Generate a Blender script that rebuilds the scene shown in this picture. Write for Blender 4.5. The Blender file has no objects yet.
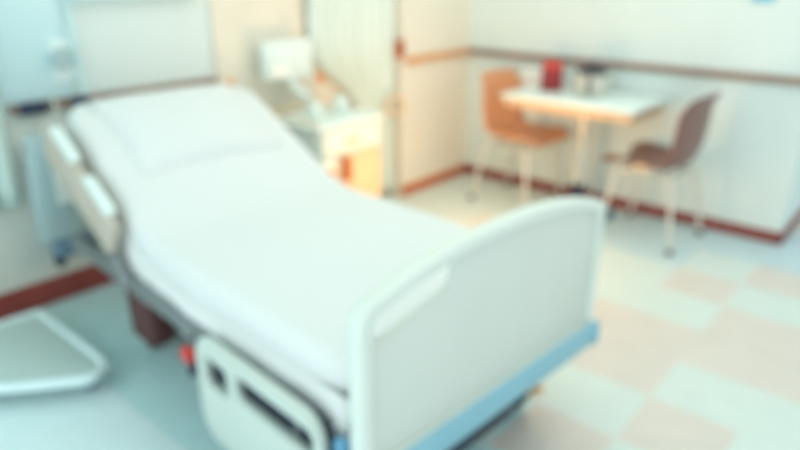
import bpy, bmesh, math, random
from mathutils import Vector, Matrix
random.seed(4)
C = bpy.context.scene.collection
R = math.radians

# ------------------------------------------------------------------ materials
def lin(c):
    return tuple(((v/255)/12.92 if v/255 <= .04045 else ((v/255+.055)/1.055)**2.4) for v in c) + (1,)

def mat(name, rgb, rough=.5, metal=0, bump=0, bscale=60, var=0, vscale=6, emit=0, trans=0):
    m = bpy.data.materials.new(name); m.use_nodes = True
    nt = m.node_tree; b = nt.nodes['Principled BSDF']
    col = lin(rgb)
    b.inputs['Base Color'].default_value = col
    b.inputs['Roughness'].default_value = rough
    b.inputs['Metallic'].default_value = metal
    b.inputs['Transmission Weight'].default_value = trans
    tc = nt.nodes.new('ShaderNodeTexCoord')
    if var:
        n = nt.nodes.new('ShaderNodeTexNoise'); n.inputs['Scale'].default_value = vscale; n.inputs['Detail'].default_value = 4
        nt.links.new(tc.outputs['Object'], n.inputs['Vector'])
        r = nt.nodes.new('ShaderNodeValToRGB')
        r.color_ramp.elements[0].position = .3; r.color_ramp.elements[1].position = .7
        r.color_ramp.elements[0].color = tuple(v*(1-var) for v in col[:3]) + (1,)
        r.color_ramp.elements[1].color = tuple(min(1, v*(1+var*.4)) for v in col[:3]) + (1,)
        nt.links.new(n.outputs['Fac'], r.inputs['Fac']); nt.links.new(r.outputs['Color'], b.inputs['Base Color'])
    if bump:
        n = nt.nodes.new('ShaderNodeTexNoise'); n.inputs['Scale'].default_value = bscale
        nt.links.new(tc.outputs['Object'], n.inputs['Vector'])
        bp = nt.nodes.new('ShaderNodeBump'); bp.inputs['Strength'].default_value = bump; bp.inputs['Distance'].default_value = .01
        nt.links.new(n.outputs['Fac'], bp.inputs['Height']); nt.links.new(bp.outputs['Normal'], b.inputs['Normal'])
    return m

M = dict(
    wall=mat('painted_wall', (219, 233, 231), .7, bump=.05, bscale=120, var=.02, vscale=3),
    pier=mat('pier_warm_tint', (234, 230, 216), .7, bump=.05, bscale=120, var=.02, vscale=3),  # warm corner glow mixed into the pier wall colour
    pale_blue=mat('pale_blue_panel', (206, 236, 240), .5, var=.02, vscale=3),
    slot=mat('slot_dark', (52, 58, 72), .6, var=.05),
    wall_low=mat('wainscot_paint', (218, 224, 216), .6, var=.03, vscale=3),
    ceiling=mat('ceiling_paint', (225, 238, 233), .8, var=.02),
    rail=mat('rail_wood', (152, 124, 108), .45, var=.2, vscale=14),
    base=mat('baseboard_vinyl', (140, 62, 56), .4, var=.15, vscale=10),
    tile_white=mat('tile_white', (214, 228, 223), .35, var=.03, vscale=8),
    tile_peach=mat('tile_peach', (220, 214, 206), .35, var=.05, vscale=8),
    tile_blue=mat('tile_blue', (196, 220, 226), .35, var=.04, vscale=8),
    tile_grey=mat('tile_grey', (202, 240, 243), .35, var=.05, vscale=8),
    tile_cyan=mat('tile_cyan', (224, 246, 248), .35, var=.03, vscale=8),
    panel=mat('beech_panel', (234, 228, 212), .5, var=.05, vscale=5),
    sheet=mat('white_sheet', (225, 229, 228), .85, bump=.25, bscale=9),
    pillow=mat('pillow_cotton', (224, 228, 227), .85, bump=.25, bscale=12),
    bed_white=mat('bed_plastic', (220, 228, 220), .35, var=.02),
    bed_panel=mat('bed_inset', (212, 218, 210), .4, var=.02),
    bed_blue=mat('bed_bumper', (136, 186, 202), .4, var=.05),
    bed_steel=mat('bed_steel', (128, 136, 138), .4, .3),
    bed_dark=mat('bed_dark', (44, 54, 72), .5, var=.1),
    bed_tan=mat('bed_tan', (196, 186, 172), .5, var=.04),
    rubber=mat('rubber', (52, 30, 34), .6, var=.1),
    red=mat('red_plastic', (214, 58, 52), .4, var=.05),
    orange=mat('orange_plastic', (232, 132, 56), .4, var=.05),
    white=mat('white_laminate', (230, 244, 240), .3, var=.02),
    wood=mat('orange_wood', (224, 190, 156), .45, var=.15, vscale=9),
    rail_shaded=mat('rail_plastic_shaded', (200, 212, 204), .4, var=.02),  # darker copy of the bed plastic, side rail shade put into its colour
    rail_warm_glow=mat('rail_warm_glow', (222, 164, 108), .45, var=.12, vscale=12),  # pier chair rail, warm flare painted into the wood colour
    base_warm_glow=mat('base_warm_glow', (196, 110, 62), .45, var=.12, vscale=12),  # pier baseboard, orange glow of the corner painted in
    blue_deep=mat('deep_blue', (96, 156, 190), .45, var=.05),
    housing=mat('maroon_housing', (84, 46, 46), .5, var=.08),
    leg=mat('pale_leg', (206, 208, 200), .4),
    shell=mat('chair_brown', (132, 98, 90), .35, var=.05),
    shell_o=mat('chair_orange', (222, 160, 118), .35, var=.05),
    chrome=mat('pale_steel', (205, 212, 210), .25, .5),
    navy=mat('navy_iron', (40, 52, 78), .5, var=.1),
    peachwood=mat('peach_wood', (240, 206, 168), .45, var=.06, vscale=7),
    deepwood=mat('deep_wood', (190, 100, 44), .5, var=.1),
    cloth=mat('curtain_cloth', (230, 242, 236), .85, bump=.15, bscale=40),
    cream=mat('cream_cloth', (206, 226, 220), .85, bump=.15, bscale=40),
    towel=mat('towel_cloth', (238, 243, 238), .9, bump=.4, bscale=120),
    clear=mat('clear_bag', (205, 232, 234), .25, trans=.35),
    bluegrey=mat('blue_grey', (104, 136, 156), .5, var=.05),
    blue=mat('cyan_blue', (112, 200, 228), .4, var=.04),
    screen=mat('pale_screen', (228, 242, 240), .2, var=.02),
    grey=mat('kettle_grey', (206, 204, 192), .3),
    dark=mat('dark_lid', (54, 56, 66), .4, var=.05),
    darkred=mat('carton_red', (150, 40, 46), .5, var=.08),
    tread=mat('tread_rubber', (196, 216, 212), .7, bump=.4, bscale=150),
    lamp=mat('lamp_shade', (250, 226, 190), .6),
)

# ------------------------------------------------------------------ mesh helpers
def link(name, bm, m, parent=None, smooth=True, mod=None):
    me = bpy.data.meshes.new(name)
    bmesh.ops.recalc_face_normals(bm, faces=bm.faces)
    bm.to_mesh(me); bm.free()
    mats = m if isinstance(m, list) else [m]
    for x in mats: me.materials.append(x)
    o = bpy.data.objects.new(name, me); C.objects.link(o)
    if parent: o.parent = parent
    if smooth:
        for p in me.polygons: p.use_smooth = True
        e = o.modifiers.new('split', 'EDGE_SPLIT'); e.split_angle = R(40)
    return o

def thing(name, label, cat, loc=(0, 0, 0), rz=0, group=None):
    o = bpy.data.objects.new(name, None); C.objects.link(o)
    o.location = loc; o.rotation_euler = (0, 0, rz); o.empty_display_size = .1
    o['label'] = label; o['category'] = cat
    if group: o['group'] = group
    return o

def tag(o, label, cat, group=None):
    o['label'] = label; o['category'] = cat
    if group: o['group'] = group
    return o

def struct(o):
    o['kind'] = 'structure'; return o

def box(bm, x0, x1, y0, y1, z0, z1, bev=0, seg=2, mtx=None):
    vs = [bm.verts.new((x, y, z)) for x in (x0, x1) for y in (y0, y1) for z in (z0, z1)]
    f = [(0, 1, 3, 2), (4, 6, 7, 5), (0, 4, 5, 1), (2, 3, 7, 6), (0, 2, 6, 4), (1, 5, 7, 3)]
    fs = [bm.faces.new([vs[i] for i in q]) for q in f]
    if mtx: bmesh.ops.transform(bm, matrix=mtx, verts=vs)
    if bev:
        es = list({e for q in fs for e in q.edges})
        bmesh.ops.bevel(bm, geom=es, offset=bev, segments=seg, profile=.5, affect='EDGES')
    return bm

def B(x0, x1, y0, y1, z0, z1, bev=0, seg=2, mtx=None):
    return box(bmesh.new(), x0, x1, y0, y1, z0, z1, bev, seg, mtx)

def tube(bm, pts, r, n=10, cap=True):
    pts = [Vector(p) for p in pts]; rings = []
    rr = r if isinstance(r, (list, tuple)) else [r]*len(pts)
    ref = None
    for i, p in enumerate(pts):
        a = pts[max(i-1, 0)]; b = pts[min(i+1, len(pts)-1)]
        d = (b-a).normalized()
        if ref is None: ref = Vector((0, 0, 1)) if abs(d.z) < .9 else Vector((1, 0, 0))
        x = (ref - d*ref.dot(d)).normalized(); y = d.cross(x); ref = x
        rings.append([bm.verts.new(p + (x*math.cos(k*2*math.pi/n) + y*math.sin(k*2*math.pi/n))*rr[i]) for k in range(n)])
    for a, b in zip(rings, rings[1:]):
        for k in range(n): bm.faces.new([a[k], a[(k+1) % n], b[(k+1) % n], b[k]])
    if cap: bm.faces.new(rings[0]); bm.faces.new(rings[-1][::-1])
    return bm

def smoothpath(pts, k=6):
    P = [Vector(p) for p in pts]; out = []
    for i in range(len(P)-1):
        p0 = P[max(i-1, 0)]; p1 = P[i]; p2 = P[i+1]; p3 = P[min(i+2, len(P)-1)]
        for j in range(k):
            t = j/k
            out.append(.5*((2*p1)+(-p0+p2)*t+(2*p0-5*p1+4*p2-p3)*t*t+(-p0+3*p1-3*p2+p3)*t**3))
    out.append(P[-1]); return out

def lathe(bm, prof, c=(0, 0, 0), n=24):
    rings = []
    for r, z in prof:
        rings.append([bm.verts.new((c[0]+r*math.cos(k*2*math.pi/n), c[1]+r*math.sin(k*2*math.pi/n), c[2]+z)) for k in range(n)])
    for a, b in zip(rings, rings[1:]):
        for k in range(n): bm.faces.new([a[k], a[(k+1) % n], b[(k+1) % n], b[k]])
    bm.faces.new(rings[0]); bm.faces.new(rings[-1][::-1])
    return bm

def rrect(x0, x1, y0, y1, r, n=5):
    out = []
    for cx, cy, a0 in ((x1-r, y1-r, 0), (x0+r, y1-r, 90), (x0+r, y0+r, 180), (x1-r, y0+r, 270)):
        for k in range(n+1):
            a = R(a0+90*k/n); out.append((cx+r*math.cos(a), cy+r*math.sin(a)))
    return out

def plate(outer, holes, th, place, bev=.006):
    """flat plate with holes: outlines in 2D (a,b), thickness th, place(a,b,t)->xyz"""
    bm = bmesh.new(); es = []
    for loop in [outer]+holes:
        vs = [bm.verts.new((a, b, 0)) for a, b in loop]
        for i in range(len(vs)): es.append(bm.edges.new((vs[i], vs[(i+1) % len(vs)])))
    bmesh.ops.triangle_fill(bm, use_beauty=True, use_dissolve=False, edges=es)
    g = bmesh.ops.extrude_face_region(bm, geom=list(bm.faces))
    nv = [v for v in g['geom'] if isinstance(v, bmesh.types.BMVert)]
    for v in nv: v.co.z = th
    bmesh.ops.recalc_face_normals(bm, faces=bm.faces)
    if bev:
        sharp = [e for e in bm.edges if len(e.link_faces) == 2 and e.calc_face_angle(0) > 1.0 and abs(e.verts[0].co.z-e.verts[1].co.z) < 1e-6]
        bmesh.ops.bevel(bm, geom=sharp, offset=bev, segments=2, profile=.5, affect='EDGES')
    for v in bm.verts: v.co = Vector(place(v.co.x, v.co.y, v.co.z))
    return bm

# ------------------------------------------------------------------ setting
WX = 3.97          # right wall
WY = 2.99          # wall behind the bed
PY = 2.75          # pier in front of it
EY = .585          # outer corner of the right wall
TS = .3
tile_kind = {}
for ij in [(10, 2), (8, 1), (8, 2), (8, 3), (9, 1), (9, 0), (8, 0), (7, 2), (7, 3), (11, 1), (11, 0), (5, 2), (6, 1), (4, 1), (5, 0), (10, 6), (12, -1), (9, 5)]: tile_kind[ij] = 1
for ij in [(12, 1), (12, 2), (12, 3), (12, 4), (11, 3), (11, 4), (13, 2), (13, 3), (13, 4), (12, 5), (13, 1)]: tile_kind[ij] = 2
bm = bmesh.new()
grid = {}
colx = lambda i: .84 if i == 3 else i*TS
I0, I1, J0, J1 = -6, 25, -7, 11
for i in range(I0, I1+1):
    for j in range(J0, J1+1): grid[i, j] = bm.verts.new((colx(i), j*TS, 0))
for i in range(I0, I1):
    for j in range(J0, J1):
        f = bm.faces.new([grid[i, j], grid[i+1, j], grid[i+1, j+1], grid[i, j+1]])
        k = tile_kind.get((i, j), 0)
        if i <= 2: k = 4
        elif 3 <= i <= 5 and j >= 2 and not (i, j) in tile_kind: k = 3
        f.material_index = k
fl = link('floor', bm, [M['tile_white'], M['tile_peach'], M['tile_blue'], M['tile_grey'], M['tile_cyan']], smooth=False)
struct(fl)
struct(link('wall_back', B(-1.8, 7.5, WY, WY+.12, 0, 2.6), M['wall'], smooth=False))
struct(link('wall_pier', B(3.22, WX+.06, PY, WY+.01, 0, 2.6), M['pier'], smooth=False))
struct(link('wall_right', B(WX, 7.5, EY, WY+.02, 0, 2.6), M['wall'], smooth=False))
struct(link('ceiling', B(-1.8, 7.5, -2.1, WY+.12, 2.6, 2.7), M['ceiling'], smooth=False))
# baseboards
struct(link('baseboard_back', B(-1.8, 3.22, WY-.014, WY, 0, .125, .003), M['base']))
struct(link('baseboard_pier', B(3.22, WX, PY-.014, PY, 0, .068, .003), M['base_warm_glow']))
struct(link('baseboard_right', B(WX-.014, WX, EY-.014, PY, 0, .068, .003), M['base']))
struct(link('baseboard_end', B(WX-.014, 7.5, EY-.014, EY, 0, .068, .003), M['base']))
# chair rails
struct(link('trim_1', B(.99, 1.99, WY-.035, WY, .885, .925, .008), M['rail']))
struct(link('trim_2', B(3.26, WX, PY-.03, PY, .885, .925, .008), M['rail_warm_glow']))
struct(link('trim_3', B(WX-.03, WX, EY-.03, PY, .885, .925, .008), M['rail']))
struct(link('trim_4', B(WX-.03, 7.5, EY-.03, EY, .885, .925, .008), M['rail']))
# beech bed-head panel on the wall and a light dado below the left rail
struct(link('trim_5', B(2.0, 3.21, WY-.02, WY, .125, 2.3, .003), M['panel']))
struct(link('trim_6', B(-1.8, 1.98, WY-.01, WY, .125, .886, .002), M['wall_low']))

struct(link('trim_7', B(-1.8, 1.27, WY-.012, WY, .926, 2.3, .003), M['pale_blue']))

# ------------------------------------------------------------------ hospital bed
O = Vector((1.288, .775, 0)); ROT = R(-4.5)
bed = thing('hospital_bed', 'adjustable hospital bed with pale footboard, lowered side rails and castors', 'bed', O, ROT)
def bedw(u, v, z):
    return O + Vector((u*math.cos(ROT)-v*math.sin(ROT), u*math.sin(ROT)+v*math.cos(ROT), z))
HW = .487
# footboard
def arch(inset):
    w = HW-inset; b = .41+inset*.2; pts = []
    pts += [(-w, b), (w, b)]
    top = lambda u: .885 - inset - .075*(abs(u)/HW)**2.6
    r = max(.055-inset*.5, .02)
    zt = top(w-r)
    pts.append((w, .6))
    for k in range(7):
        a = R(90*k/6); pts.append((w-r+r*math.cos(a), zt-r+r*math.sin(a)))
    for k in range(1, 20):
        u = (w-r)*(1-2*k/20); pts.append((u, top(u)))
    for k in range(7):
        a = R(90+90*k/6); pts.append((-w+r+r*math.cos(a), zt-r+r*math.sin(a)))
    pts.append((-w, .6))
    return pts
fb_place = lambda a, b, t: (a, t-.025, b)
fb = link('footboard', plate(arch(0), [arch(.036)], .05, fb_place, .01), M['bed_white'], bed)
hole = []
hp = [(-.445, .76), (-.442, .79), (-.425, .806), (-.30, .826), (-.21, .838), (-.185, .83), (-.18, .81), (-.195, .78), (-.22, .766), (-.41, .725), (-.435, .735)]
hole = [(p.x, p.y) for p in smoothpath([(a, b, 0) for a, b in hp+hp[:1]], 3)[:-1]]
panel = link('inset_panel', plate(arch(.034), [hole], .024, lambda a, b, t: (a, t-.012, b), .004), M['bed_panel'], fb)
panel['label'] = 'flat inset panel with a slanted hand hold at one corner'
bmp = B(-HW-.004, HW+.004, -.04, .035, .335, .415, .014, 3)
o = link('bumper', bmp, M['bed_blue'], bed); o['label'] = 'blue bumper strip along the foot end'
for s in (-1, 1):
    bm = bmesh.new(); lathe(bm, [(.012, 0), (.024, .006), (.027, .03), (.027, .06), (.024, .074), (.012, .08)], (s*(HW-.004), -.022, .335), 18)
    o = link('corner_bumper', bm, M['bed_blue'], bed)
# headboard
hb = [(-.39, .5), (.41, .5), (.41, .72), (.39, .76), (.35, .78), (-.33, .78), (-.37, .76), (-.39, .72)]
link('headboard', plate(hb, [], .03, lambda a, b, t: (a, 2.04+t, b), .008), M['bed_white'], bed)
# deck : seat section and raised back section
ANG = R(28); HV = 1.22
link('seat_deck', B(-.43, .43, .04, HV, .455, .497, .006), M['bed_dark'], bed)
def along(s, n):     # point on the raised back: s along it, n off its surface
    return (HV+s*math.cos(ANG)-n*math.sin(ANG), .497+s*math.sin(ANG)+n*math.cos(ANG))
bm = bmesh.new()
sec = [along(0, 0), along(.74, 0), along(.74, -.03), along(.0, -.03)]
vs = [[bm.verts.new((u, v, z)) for v, z in sec] for u in (-.37, .39)]
for k in range(4): bm.faces.new([vs[0][k], vs[0][(k+1) % 4], vs[1][(k+1) % 4], vs[1][k]])
bm.faces.new(vs[0]); bm.faces.new(vs[1][::-1])
link('back_deck', bm, M['bed_steel'], bed, smooth=False)
# side frame rails and the push rod of the raised back
for s in (-1, 1):
    link('side_frame', B(s*.455-.018, s*.455+.018, .03, 1.72, .42, .475, .008), M['bed_steel'], bed)
link('head_crossbar', B(-.437, .437, 1.66, 1.70, .42, .475, .008), M['bed_steel'], bed)
for s in (-1, 1): link('head_strut', B(s*.3-.015, s*.3+.015, 1.7, 2.045, .43, .56, .006), M['bed_steel'], bed)
bm = bmesh.new(); tube(bm, [(0, 1.45, .42), (0, *along(.62, -.02))], .02, 12); link('back_actuator', bm, M['bed_steel'], bed)
# lift columns and base frame
for v in (.5, 1.45):
    bm = B(-.09, .09, v-.09, v+.09, .2, .33, .01); box(bm, -.07, .07, v-.07, v+.07, .33, .455, .008)
    link('lift_column', bm, M['bed_steel'], bed)
bm = bmesh.new()
for s in (-1, 1): box(bm, s*.30-.03, s*.30+.03, .16, 1.6, .14, .2, .008)
for v in (.2, .95, 1.55): box(bm, -.33, .33, v-.03, v+.03, .141, .199, .008)
link('base_frame', bm, M['bed_steel'], bed)
link('base_cover', B(-.33, .33, .13, .52, .05, .30, .03, 3), M['bed_dark'], bed)
# castors
for u, v, m in ((-.38, .22, 'bed_dark'), (.425, .2, 'bed_dark'), (-.30, 1.47, 'rubber'), (.36, 1.62, 'rubber')):
    bm = bmesh.new(); lathe(bm, [(.02, .1), (.03, .11), (.03, .2), (.02, .21)], (u, v, 0), 14)
    box(bm, u-.034, u-.026, v-.03, v+.035, .05, .125, .002); box(bm, u+.026, u+.034, v-.03, v+.035, .05, .125, .002)
    box(bm, u-.034, u+.034, v-.035, v+.035, .118, .135, .004)
    c = link('caster', bm, M['navy'] if m == 'bed_dark' else M['rubber'], bed)
    for s in (-1, 1):
        bm = bmesh.new(); lathe(bm, [(.02, -.011), (.056, -.011), (.063, -.006), (.063, .006), (.056, .011), (.02, .011)], (0, 0, 0), 26)
        bmesh.ops.transform(bm, matrix=Matrix.Translation((u+s*.0135, v+.02, .063)) @ Matrix.Rotation(R(90), 4, 'Y'), verts=bm.verts)
        link('wheel', bm, M['rubber'], c)
    bm = B(u-.03, u+.03, v-.1, v-.05, .1, .118, .005); box(bm, u-.012, u+.012, v-.06, v-.02, .104, .116, .003)
    p = link('brake_pedal', bm, M['peachwood'] if u > .4 else M['bed_dark'], c)
# dark actuator housing hanging at the head end, left side
bm = B(-.44, -.34, 1.16, 1.34, .18, .415, .03, 3)
link('actuator_housing', bm, M['housing'], bed)
# foot side rails, lowered
for s in (-1, 1):
    out = rrect(.085, .65, .18, .517, .075, 6)
    h1 = rrect(.485, .60, .37, .458, .02, 4); h2 = rrect(.115, .44, .40, .472, .022, 4)
    u0 = -.522 if s < 0 else .494
    rail = link('side_rail', plate(out, [h1, h2], .028, lambda a, b, t: (u0+t, a, b), .008), M['rail_shaded'], bed)
    rail['label'] = 'lowered foot-end side rail with two grip slots'
    xi = -.484 if s < 0 else .484
    for a0, a1, b0, b1 in ((.465, .62, .35, .48), (.095, .46, .38, .495)):
        link('slot_back', B(xi-.005, xi+.005, a0, a1, b0, b1, .002), M['slot'], rail)
    bm = bmesh.new(); tube(bm, [(s*.475, .22, .44), (s*.492, .22, .3)], .014); link('rail_arm', bm, M['bed_steel'], rail)
    bm = bmesh.new(); tube(bm, [(s*.475, .54, .44), (s*.492, .54, .3)], .014); link('rail_arm', bm, M['bed_steel'], rail)
# head side rails, following the raised back
def srail(s0, s1, n0, n1, r):
    return [along(a, b) for a, b in rrect(s0, s1, n0, n1, r, 5)]
for s in (-1, 1):
    u0 = -.488 if s < 0 else .452
    dn = .035 if s < 0 else -.10
    pl = lambda a, b, t: (u0+t, a, b)
    hr = link('head_rail', plate(srail(.06, .64, -.04+dn, .125+dn, .05), [], .028, pl, .008), M['bed_tan'], bed)
    hr['label'] = 'tan head-end side rail tilted with the backrest'
    u0 += -.004
    g = link('grip', plate(srail(.10, .29, .12+dn, .155+dn, .016), [], .036, pl, .006), M['white'], hr)
    g2 = link('grip', plate(srail(.38, .57, .12+dn, .155+dn, .016), [], .036, pl, .006), M['white'], hr)
    bm = bmesh.new(); tube(bm, [(s*.468, 1.2, .44), (s*.472, 1.24, .5), (s*.472, *along(.12, .0))], .018)
    link('rail_arm', bm, M['bed_steel'], hr)
# red release lever, left side
bm = B(-.51, -.47, .72, .775, .36, .405, .012, 3)
o = link('release_lever', bm, M['red'], bed); o['label'] = 'red release lever under the side frame'
link('lever_bracket', B(-.50, -.468, .73, .76, .31, .362, .006), M['bed_dark'], bed)
link('lever_stem', B(-.485, -.455, .735, .755, .40, .45, .004), M['bed_steel'], bed)
# rail latch block between side rail and footboard
link('latch_block', B(-.495, -.455, .035, .075, .28, .47, .01), M['blue_deep'], bed)

# mattress with fitted sheet
def mat_path():
    pts = []
    L0 = HV-.06
    n = 16
    for k in range(n): pts.append((.06+(L0-.2)*k/(n-1), .0))
    # blend arc from flat to ANG
    rad = .26/ANG
    v0 = pts[-1][0]
    for k in range(1, 11):
        a = ANG*k/10; pts.append((v0+rad*math.sin(a), rad*(1-math.cos(a))))
    v1, z1 = pts[-1]
    for k in range(1, 13):
        d = .665*k/12; pts.append((v1+d*math.cos(ANG), z1+d*math.sin(ANG)))
    return pts
mp = mat_path(); TH = .125; MW = .445
mtr = thing('mattress', 'mattress in a plain white fitted sheet bent up on the hospital bed', 'mattress', bedw(0, 0, 0), ROT)
bm = bmesh.new(); rings = []
for i, (v, z) in enumerate(mp):
    a = mp[max(i-1, 0)]; b = mp[min(i+1, len(mp)-1)]
    t = Vector((b[0]-a[0], b[1]-a[1])).normalized(); n = Vector((-t.y, t.x))
    e = min(i, len(mp)-1-i); sh = [.05, .016, .003][e] if e < 3 else 0
    hd = max(0, (v-.75)/1.1)
    w = MW-sh; wl = w-.05*hd; wr = w-.022*hd; tt = TH-sh*.6; b0 = sh*.35
    prof = rrect(-wl, wr, b0, tt, min(.042, (tt-b0)*.45), 5)
    rings.append([bm.verts.new((x, v+n.x*y, .499+z+n.y*y)) for x, y in prof])
m_ = len(rings[0])
for a, b in zip(rings, rings[1:]):
    for k in range(m_): bm.faces.new([a[k], a[(k+1) % m_], b[(k+1) % m_], b[k]])
bm.faces.new(rings[0]); bm.faces.new(rings[-1][::-1])
link('fitted_sheet', bm, M['sheet'], mtr)
# sheet hem hanging along each side
for s in (-1, 1):
    bm = bmesh.new(); top = []; bot = []
    for i in range(0, len(mp)-2):
        v, z = mp[i]; wv = .004*math.sin(i*1.7); hd = max(0, (v-.75)/1.1); MWs = MW-(.05 if s < 0 else .022)*hd; drop = .092*max(0, min(1, (1.5-v)/.3))*(.35+.65*max(0, min(1, (v-.22)/.25)))
        top.append(bm.verts.new((s*(MWs+.001), v, .499+z+.05))); bot.append(bm.verts.new((s*(MWs+.02+wv), v+.0, .499+z-.002-drop+wv)))
    for k in range(len(top)-1): bm.faces.new([top[k], top[k+1], bot[k+1], bot[k]])
    h = link('sheet_hem', bm, M['sheet'], mtr)
    sm = h.modifiers.new('thick', 'SOLIDIFY'); sm.thickness = .003
# pillow
pl_s, pl_w, pl_t = .46, .61, .10
pil = thing('pillow', 'plump white pillow lying on the raised head of the bed', 'pillow', bedw(0, 0, 0), ROT)
bm = bmesh.new(); N = 18; gt = {}; gb = {}
def pillow_pt(i, j, sgn):
    x = -1+2*i/N; y = -1+2*j/N
    h = (max(0, 1-abs(x)**2.6)*max(0, 1-abs(y)**2.6))**.5
    pinch = 1-.06*(1-abs(y)**2)*abs(x)**3
    px = x*pl_w/2*(1-.05*(1-y*y)*abs(x)**2); py = y*pl_s/2*(1-.06*(1-x*x)*abs(y)**2)
    hh = h*pl_t*(.62 if sgn > 0 else .22)
    s = .485+py; v, z = along(s, TH+.024+hh*sgn+.012*(sgn > 0))
    return (.01+px, v, z)
for i in range(N+1):
    for j in range(N+1):
        gt[i, j] = bm.verts.new(pillow_pt(i, j, 1))
        gb[i, j] = gt[i, j] if i in (0, N) or j in (0, N) else bm.verts.new(pillow_pt(i, j, -1))
for i in range(N):
    for j in range(N):
        bm.faces.new([gt[i, j], gt[i+1, j], gt[i+1, j+1], gt[i, j+1]])
        q = [gb[i, j], gb[i, j+1], gb[i+1, j+1], gb[i+1, j]]
        bm.faces.new(q)
link('pillow_case', bm, M['pillow'], pil)
bm = bmesh.new(); tube(bm, [Vector(pillow_pt(i, 0, 1)) for i in range(N+1)], .004, 8)
link('piping', bm, M['sheet'], pil)

# ------------------------------------------------------------------ table and chairs
tab = thing('dining_table', 'small white-topped dining table on a single steel column by the wall', 'table', (3.72, 1.70, 0), 0)
link('table_top', B(-.28, .215, -.40, .44, .715, .745, .012, 3), M['white'], tab)
link('apron', B(-.26, .205, -.38, .42, .665, .716, .006), M['wood'], tab)
bm = bmesh.new(); lathe(bm, [(.034, .05), (.034, .66)], (0, 0, 0), 20); lathe(bm, [(.03, .62), (.09, .655), (.09, .665), (.03, .665)], (0, 0, 0), 20)
link('column', bm, M['chrome'], tab)
bm = bmesh.new(); lathe(bm, [(.24, .0), (.24, .012), (.22, .022), (.06, .035), (.045, .06), (.02, .06)], (0, 0, 0), 32)
link('base_plate', bm, M['bluegrey'], tab)
bm = bmesh.new(); lathe(bm, [(.036, .10), (.044, .102), (.044, .19), (.036, .195)], (0, 0, 0), 20); link('collar', bm, M['navy'], tab)

def make_chair(name, label, m, loc, rz):
    t = thing(name, label, 'chair', loc, rz, None)
    # profile: y forward +, z up (chair faces +y)
    prof = smoothpath([(0, -.232, .84), (0, -.222, .76), (0, -.212, .63), (0, -.195, .53), (0, -.16, .46), (0, -.08, .438), (0, .04, .437), (0, .13, .445), (0, .175, .44), (0, .195, .42)], 4)
    bm = bmesh.new(); g = []
    n = len(prof); K = 12
    for i, p in enumerate(prof):
        f = i/(n-1)
        w = .205
        if f < .18: w *= .80+.2*math.sin(math.pi/2*f/.18)
        if f > .85: w *= 1-.14*((f-.85)/.15)**2
        a = prof[max(i-1, 0)]; b = prof[min(i+1, n-1)]; tg = (b-a).normalized(); nm = Vector((0, tg.z*-1, tg.y)) if True else 0
        row = []
        for k in range(K+1):
            x = -1+2*k/K
            lift = .045*abs(x)**2.4*(1 if .12 < f else f/.12)
            q = Vector((x*w, p.y, p.z)) + nm*lift
            row.append(bm.verts.new(q))
        g.append(row)
    for a, b in zip(g, g[1:]):
        for k in range(K): bm.faces.new([a[k], a[k+1], b[k+1], b[k]])
    o = link('seat_shell', bm, M[m], t); s = o.modifiers.new('thick', 'SOLIDIFY'); s.thickness = .014; s.offset = -1
    bm = bmesh.new(); tube(bm, [(-.15, .12, .40), (.15, .12, .40)], .011); tube(bm, [(-.15, -.14, .40), (.15, -.14, .40)], .011)
    tube(bm, [(-.13, -.14, .40), (-.13, .12, .40)], .011); tube(bm, [(.13, -.14, .40), (.13, .12, .40)], .011)
    box(bm, -.1, .1, -.1, .09, .405, .425, .004)
    link('seat_frame', bm, M['chrome'], t)
    for sx in (-1, 1):
        for sy, y0, y1 in ((1, .12, .19), (-1, -.14, -.24)):
            bm = bmesh.new(); tube(bm, smoothpath([(sx*.13, y0, .405), (sx*.165, y0+(y1-y0)*.35, .36), (sx*.205, y1, .012)], 5), .012)
            l = link('leg', bm, M['leg'], t)
            bm = bmesh.new(); lathe(bm, [(.014, 0), (.018, .003), (.018, .02), (.014, .03)], (sx*.205, y1, 0), 12)
            link('foot_cap', bm, M['rubber'], l)
    return t
make_chair('dining_chair', 'orange moulded shell chair at the far end of the white table', 'shell_o', (3.68, 2.10, 0), R(176))
make_chair('dining_chair', 'brown moulded shell chair at the near end of the white table', 'shell', (3.64, 1.225, 0), R(-4))

# things on the table
ct = thing('carton', 'red carton standing on the far end of the white table', 'box', (3.74, 1.96, .745), R(28))
link('carton_body', B(-.055, .055, -.065, .065, 0, .14, .004), M['darkred'], ct)
bm = bmesh.new(); vs = [bm.verts.new(p) for p in ((-.05, -.06, .14), (.05, -.06, .14), (.05, .06, .14), (-.05, .06, .14), (0, -.055, .172), (0, .055, .172))]
for q in ((0, 1, 4), (1, 2, 5, 4), (2, 3, 5), (3, 0, 4, 5), (3, 2, 1, 0)): bm.faces.new([vs[k] for k in q])
link('gable_top', bm, M['red'], ct, smooth=False)
kt = thing('kettle', 'squat grey kettle with a dark lid on the white table', 'kettle', (3.74, 1.70, .745), R(20))
bm = bmesh.new(); lathe(bm, [(.085, 0), (.098, .006), (.105, .05), (.098, .09), (.082, .12), (.07, .13)], (0, 0, 0), 28); link('body', bm, M['grey'], kt)
bm = bmesh.new(); lathe(bm, [(.082, .128), (.086, .134), (.083, .158), (.06, .17), (.02, .174)], (0, 0, 0), 28); lathe(bm, [(.014, .172), (.02, .182), (.018, .194), (.008, .198)], (0, 0, 0), 14); link('lid', bm, M['dark'], kt)
bm = bmesh.new(); tube(bm, smoothpath([(-.085, 0, .11), (-.13, 0, .12), (-.15, 0, .08), (-.135, 0, .035), (-.1, 0, .03)], 5), .01); link('handle', bm, M['dark'], kt)
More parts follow.
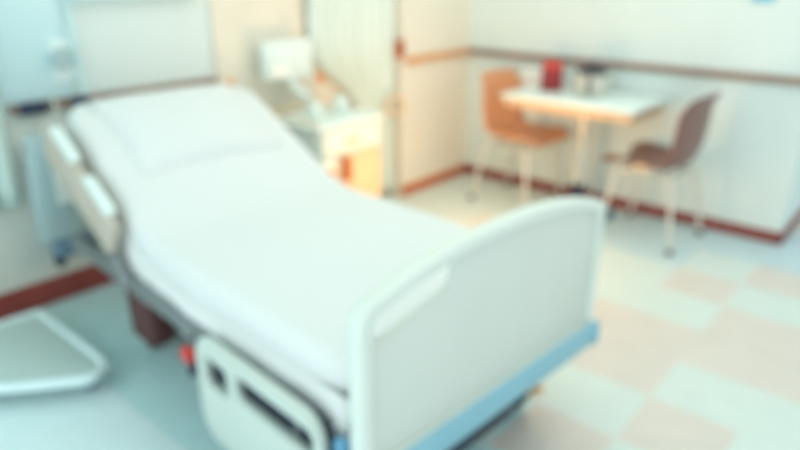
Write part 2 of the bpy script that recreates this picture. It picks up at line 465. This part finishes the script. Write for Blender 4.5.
bm = bmesh.new(); tube(bm, [(.085, 0, .07), (.12, 0, .095), (.145, 0, .13)], [.024, .017, .012]); link('spout', bm, M['grey'], kt)

# towel on the wall behind the table
tw = thing('towel', 'white towel hanging flat on the wall behind the red carton', 'towel', (WX, 2.225, .0))
bm = bmesh.new(); rows = []
for i in range(13):
    y = -.095+.19*i/12; d = .012+.006*math.sin(i*1.5)
    rows.append([bm.verts.new((-d-.004*math.sin(j*.9), y, .84-.46*j/10)) for j in range(11)])
for a, b in zip(rows, rows[1:]):
    for k in range(10): bm.faces.new([a[k], a[k+1], b[k+1], b[k]])
o = link('cloth', bm, M['towel'], tw); s = o.modifiers.new('thick', 'SOLIDIFY'); s.thickness = .008; s.offset = 1
bm = bmesh.new(); tube(bm, [(-.012, -.11, .845), (-.012, .11, .845)], .007); box(bm, -.016, 0, -.112, -.1, .838, .852); box(bm, -.016, 0, .1, .112, .838, .852)
link('towel_bar', bm, M['chrome'], tw)

# blue notice on the right wall
nt = thing('wall_notice', 'bright blue tag fixed high on the right wall', 'sign', (WX, .905, 1.29))
link('board', B(-.008, 0, -.055, .055, 0, .3, .003), M['blue'], nt)
bm = bmesh.new(); box(bm, -.011, -.007, -.045, .045, .1, .26, .001); link('paper', bm, M['white'], nt)

# ------------------------------------------------------------------ beside the bed
cab = thing('bedside_cabinet', 'white bedside cabinet with peach wood front beyond the bed', 'cabinet', (2.20, 2.42, 0), 0)
bm = B(0, .46, .02, .42, .06, .67, .006)
link('body', bm, M['white'], cab)
link('top', B(-.02, .48, -.01, .43, .67, .70, .01, 3), M['white'], cab)
bm = bmesh.new(); tube(bm, [(-.01, .0, .725), (-.01, .42, .725)], .007); tube(bm, [(-.01, .42, .725), (.47, .42, .725)], .007)
for p in ((-.01, .01), (-.01, .41), (.46, .42)): tube(bm, [(p[0], p[1], .695), (p[0], p[1], .725)], .006)
link('gallery_rail', bm, M['peachwood'], cab)
d = link('drawer', B(.01, .45, 0, .02, .53, .665, .006), M['white'], cab)
link('handle', B(.17, .29, -.02, .0, .59, .61, .006), M['peachwood'], d)
d = link('door', B(.12, .45, 0, .02, .07, .52, .006), M['peachwood'], cab); d['label'] = 'peach wood door'
link('handle', B(.145, .205, -.022, .001, .385, .515, .008), M['deepwood'], d)
link('handle', B(.145, .215, -.022, .001, .25, .335, .008), M['deepwood'], d)
d = link('door', B(.01, .115, 0, .02, .07, .52, .006), M['white'], cab); d['label'] = 'narrow white door'
bm = bmesh.new(); lathe(bm, [(.012, 0), (.024, .006), (.024, .016), (.012, .02)], (0, 0, 0), 16)
bmesh.ops.transform(bm, matrix=Matrix.Translation((.06, .001, .45)) @ Matrix.Rotation(R(90), 4, 'X'), verts=bm.verts); link('knob', bm, M['orange'], d)
for x in (.04, .42):
    for y in (.06, .38):
        bm = bmesh.new(); lathe(bm, [(.02, 0), (.027, .004), (.027, .05), (.015, .062)], (x, y, 0), 14); link('foot', bm, M['rubber'], cab)
def cup(loc, label):
    t = thing('cup', label, 'cup', loc, 0)
    bm = bmesh.new(); lathe(bm, [(.028, 0), (.032, .004), (.038, .09), (.036, .09), (.03, .01), (.012, .008)], (0, 0, 0), 20); link('cup_body', bm, M['white'], t)
    bm = bmesh.new(); tube(bm, smoothpath([(.036, 0, .075), (.06, 0, .07), (.06, 0, .03), (.034, 0, .02)], 4), .005, 8); link('handle', bm, M['white'], t)
cup((2.33, 2.6, .702), 'white cup on the bedside cabinet, nearer the raised bed head')
cup((2.55, 2.62, .702), 'white cup on the bedside cabinet, nearer the curtain')

# monitor on a wall arm
mon = thing('bedside_monitor', 'pale rectangular monitor with an orange knob above the bed head', 'monitor', (2.40, 2.86, .985), R(-4))
link('housing', B(-.18, .14, -.03, .03, -.10, .105, .012, 3), M['white'], mon)
link('screen', B(-.165, .125, -.034, -.028, -.085, .09, .003), M['screen'], mon)
bm = bmesh.new(); lathe(bm, [(.012, 0), (.026, .005), (.026, .02), (.014, .026)], (0, 0, 0), 16)
bmesh.ops.transform(bm, matrix=Matrix.Translation((.175, -.03, -.115)) @ Matrix.Rotation(R(90), 4, 'X'), verts=bm.verts); kn = link('knob', bm, M['orange'], mon)
bm = bmesh.new(); tube(bm, [(.13, -.02, -.09), (.18, -.022, -.117)], .01); link('knob_stalk', bm, M['white'], kn)
bm = bmesh.new(); tube(bm, [(0, .028, 0), (0, .096, 0)], .02); box(bm, -.06, .06, .092, .110, -.06, .06, .004); link('wall_bracket', bm, M['white'], mon)
bm = bmesh.new(); tube(bm, [(-.02, -.012, -.10), (.03, -.02, -.17), (.09, -.03, -.21)], .024); link('support_arm', bm, M['white'], mon)
# orange call button on panel edge
cb = thing('call_button', 'small orange call button on the panel at the pillow corner', 'button', (2.06, WY-.02, .875))
bm = B(-.03, .03, -.015, 0, -.04, .04, .006); link('plate', bm, M['peachwood'], cb)
bm = bmesh.new(); lathe(bm, [(.02, 0), (.02, .012), (.012, .016)], (0, 0, 0), 16)
bmesh.ops.transform(bm, matrix=Matrix.Translation((0, -.014, 0)) @ Matrix.Rotation(R(90), 4, 'X'), verts=bm.verts); link('button', bm, M['orange'], cb)

# curtain gathered by a ring tie-back
cur = thing('privacy_curtain', 'white privacy curtain with a ring tie-back in the warm-lit wall corner', 'curtain', (0, 0, 0))
bm = bmesh.new(); NZ, NX = 34, 60; rows = []
def curt(zz):
    # left edge, right edge of the drape
    if zz > .62:
        t = min(1, (zz-.62)/.4); t = t*t*(3-2*t)
        return 2.98-.37*t, 3.19+.01*t
    t = (.62-zz)/.60
    return 2.98-.0*t, 3.19-.0*t
for j in range(NZ+1):
    zz = .03+2.4*j/NZ; a, b = curt(zz); amp = .03 if zz > .9 else .022
    rows.append([bm.verts.new((a+(b-a)*i/NX, 2.915-.115*(i/NX)**2+amp*math.sin(i*2*math.pi*9/NX+.5*math.sin(zz*2)), zz)) for i in range(NX+1)])
for a, b in zip(rows, rows[1:]):
    for k in range(NX): bm.faces.new([a[k], a[k+1], b[k+1], b[k]])
o = link('drape', bm, M['cloth'], cur); s = o.modifiers.new('thick', 'SOLIDIFY'); s.thickness = .004
bm = bmesh.new(); tube(bm, [(2.5, 2.915, 2.45), (2.9, 2.89, 2.45), (3.2, 2.8, 2.45)], .014); 
for x, y in ((2.6, 2.91), (3.15, 2.815)): tube(bm, [(x, y, 2.45), (x, y, 2.6)], .01)
link('curtain_rod', bm, M['chrome'], cur)
bm = bmesh.new()
cpt = [(3.15+.036*math.cos(k*2*math.pi/24), 2.745-.042*math.cos(k*2*math.pi/24), .635+.055*math.sin(k*2*math.pi/24)) for k in range(25)]
tube(bm, cpt, .013, 10, cap=False); o = link('tieback_ring', bm, M['peachwood'], cur)
# corner block at the end of the rail
rb = thing('rail_end_block', 'orange-brown wooden block on the curtained corner, above the rail end', 'block', (3.185, PY+.005, .985))
link('block', B(-.022, .03, -.04, 0, -.055, .055, .006), M['deepwood'], rb)
bm = bmesh.new(); lathe(bm, [(.012, 0), (.012, .012), (.006, .016)], (0, 0, 0), 12); bmesh.ops.transform(bm, matrix=Matrix.Translation((0, -.039, 0)) @ Matrix.Rotation(R(90), 4, 'X'), verts=bm.verts); link('screw_cap', bm, M['dark'], rb)

# ------------------------------------------------------------------ left wall things
lc = thing('window_curtain', 'pale curtain hanging at the left edge of the view', 'curtain', (0, 0, 0))
bm = bmesh.new(); rows = []
for j in range(25):
    zz = .52+1.88*j/24
    rows.append([bm.verts.new((.45+.49*i/48, WY-.06+.022*math.sin(i*2*math.pi*5/48+.3*math.sin(zz*3)), zz)) for i in range(49)])
for a, b in zip(rows, rows[1:]):
    for k in range(48): bm.faces.new([a[k], a[k+1], b[k+1], b[k]])
o = link('drape', bm, M['cream'], lc); s = o.modifiers.new('thick', 'SOLIDIFY'); s.thickness = .004
bm = bmesh.new(); tube(bm, [(.3, WY-.06, 2.42), (1.0, WY-.06, 2.42)], .014); box(bm, .34, .37, WY-.07, WY, 2.40, 2.44); box(bm, .93, .96, WY-.07, WY, 2.40, 2.44)
link('curtain_rod', bm, M['chrome'], lc)
# suction regulator with its tube above the rail
sr = thing('suction_regulator', 'pale wall regulator with a dangling tube above the left rail', 'medical gauge', (1.24, WY, 1.08))
link('wall_plate', B(-.05, .06, -.02, 0, -.09, .09, .006), M['screen'], sr)
bm = bmesh.new(); lathe(bm, [(.04, 0), (.045, .006), (.045, .028), (.038, .034)], (0, 0, 0), 22); bmesh.ops.transform(bm, matrix=Matrix.Translation((-.01, -.02, .015)) @ Matrix.Rotation(R(90), 4, 'X'), verts=bm.verts); link('gauge', bm, M['clear'], sr)
bm = bmesh.new(); tube(bm, smoothpath([(.05, -.02, .75), (.055, -.03, .4), (.05, -.035, .1), (.055, -.04, -.06), (.06, -.045, -.15)], 6), .009); link('tube', bm, M['tile_grey'], sr)
# dark rail clamp
for x, w, lb in ((1.07, .11, 'dark rail clamp at the far left end of the wall rail'), (1.27, .08, 'dark rail clamp below the wall regulator tube')):
    rc = thing('rail_clamp', lb, 'clamp', (x, WY-.035, .905))
    link('jaw', B(-w/2, w/2, -.022, 0, -.026, .026, .006), M['navy'], rc)
    bm = bmesh.new(); lathe(bm, [(.01, 0), (.014, .004), (.014, .02), (.008, .024)], (0, 0, 0), 14); bmesh.ops.transform(bm, matrix=Matrix.Translation((0, -.02, 0)) @ Matrix.Rotation(R(90), 4, 'X'), verts=bm.verts); link('screw', bm, M['navy'], rc)
# hanging drainage bag
db = thing('drainage_bag', 'clear drainage bag with a blue-grey lower end hanging under the left rail', 'medical bag', (1.08, WY-.072, 0))
bm = bmesh.new(); rows = []
for j in range(13):
    t = j/12; z = .80-.48*t; w = .085+.02*min(1, t*2); d = .008+.022*math.sin(math.pi*min(1, t*.9+.1))
    rows.append([bm.verts.new((w*math.cos(k*2*math.pi/20), d*math.sin(k*2*math.pi/20), z)) for k in range(20)])
for a, b in zip(rows, rows[1:]):
    for k in range(20): bm.faces.new([a[k], a[(k+1) % 20], b[(k+1) % 20], b[k]])
bm.faces.new(rows[0]); bm.faces.new(rows[-1])
link('bag', bm, M['clear'], db)
bm = B(-.06, .15, -.032, .032, .235, .325, .02, 3); o = link('reservoir', bm, M['bluegrey'], db); o['label'] = 'blue-grey lower reservoir'
bm = B(-.06, -.02, -.03, .03, .20, .236, .006); link('drain_valve', bm, M['navy'], db)
bm = bmesh.new(); tube(bm, smoothpath([(.07, 0, .79), (.07, 0, .86), (.07, .0, .9), (.07, .02, .935), (.07, .04, .935)], 4), .006); link('hook', bm, M['chrome'], db)
# bed-head service unit above frame edge
su = thing('service_unit', 'pale blue service trunking along the wall above the pillow', 'wall unit', (1.3, WY, 1.325))
link('trunking', B(0, .62, -.06, 0, 0, .16, .012), M['pale_blue'], su)
for x in (.1, .25, .4): link('socket', B(x, x+.08, -.066, -.058, .04, .12, .004), M['white'], su)

# step stool on the floor at the left
st = thing('step_stool', 'low grey step stool with rounded front on the floor below the pale curtain', 'stool', (.62, 2.37, 0), R(0))
so = [(p.x, p.y) for p in smoothpath([(a, b, 0) for a, b in [(.21, -.22), (.235, -.15), (.235, .33), (.20, .39), (-.20, .39), (-.25, .33), (-.23, .12), (-.08, -.06), (.10, -.21), (.16, -.245), (.21, -.22)]], 5)[:-1]]
link('tread', plate(so, [], .02, lambda a, b, t: (a, b, .075+t), .004), M['tread'], st)
bm = bmesh.new(); tube(bm, [(a, b, .085) for a, b in so+so[:1]], .02, 10, cap=False); link('rim', bm, M['tile_cyan'], st)
for sx, sy in ((-.18, .1), (.165, -.17), (-.17, .31), (.165, .31)):
    if 1:
        bm = bmesh.new(); tube(bm, [(sx, sy, .08), (sx*1.08, sy*1.04, .012)], .013)
        l = link('leg', bm, M['chrome'], st)
        bm = bmesh.new(); lathe(bm, [(.016, 0), (.02, .004), (.02, .02), (.014, .028)], (sx*1.08, sy*1.04, 0), 12); link('foot_cap', bm, M['bluegrey'], l)

# ------------------------------------------------------------------ lights
def area(name, loc, rot, sx, sy, power, col):
    l = bpy.data.lights.new(name, 'AREA'); l.shape = 'RECTANGLE'; l.size = sx; l.size_y = sy; l.energy = power; l.color = col
    o = bpy.data.objects.new(name, l); C.objects.link(o); o.location = loc; o.rotation_euler = rot; return o
area('ceiling_panel_light', (2.4, 1.0, 2.58), (0, 0, 0), 3.0, 2.6, 27, (.98, 1, 1))
area('left_cool_fill', (-1.7, .9, 1.4), (0, R(-90), 0), 2.2, 3.6, 29, (.84, .97, 1))  # added fill from the unseen left side, lifts left wall and floor
p = bpy.data.lights.new('warm_upper_fill', 'POINT'); p.energy = 3.6; p.color = (1, .55, .2); p.shadow_soft_size = .3  # added warm light above the bedside, no lamp fitting there
po = bpy.data.objects.new('warm_upper_fill', p); C.objects.link(po); po.location = (2.28, 2.1, 1.62)

n = bpy.data.lights.new('warm_low_fill', 'POINT'); n.energy = 19; n.color = (1, .5, .16); n.shadow_soft_size = .2  # added warm light hidden behind the bed to tint the corner orange
no = bpy.data.objects.new('warm_low_fill', n); C.objects.link(no); no.location = (2.75, 1.8, .45)
w = bpy.data.worlds.new('daylight'); bpy.context.scene.world = w; w.use_nodes = True
bg = w.node_tree.nodes['Background']; bg.inputs['Color'].default_value = (.90, .97, 1, 1); bg.inputs['Strength'].default_value = 1.2

# ------------------------------------------------------------------ camera
cam = bpy.data.cameras.new('camera'); co = bpy.data.objects.new('camera', cam); C.objects.link(co)
cam.sensor_width = 36; cam.lens = 652/800*36
co.location = (0, 0, 1.45); co.rotation_euler = (R(90-21.44), 0, R(-49.4))
cam.clip_start = .05
cam.dof.use_dof = True; cam.dof.focus_distance = .42; cam.dof.aperture_fstop = 3.05; cam.dof.aperture_blades = 0
sc = bpy.context.scene; sc.camera = co
sc.view_settings.view_transform = 'Standard'; sc.view_settings.look = 'None'; sc.view_settings.gamma = 1
sc.view_settings.use_curve_mapping = False; sc.view_settings.exposure = -.10
try:
    sc.cycles.use_denoising = True
    sc.cycles.max_bounces = 8; sc.cycles.diffuse_bounces = 5
except Exception: pass
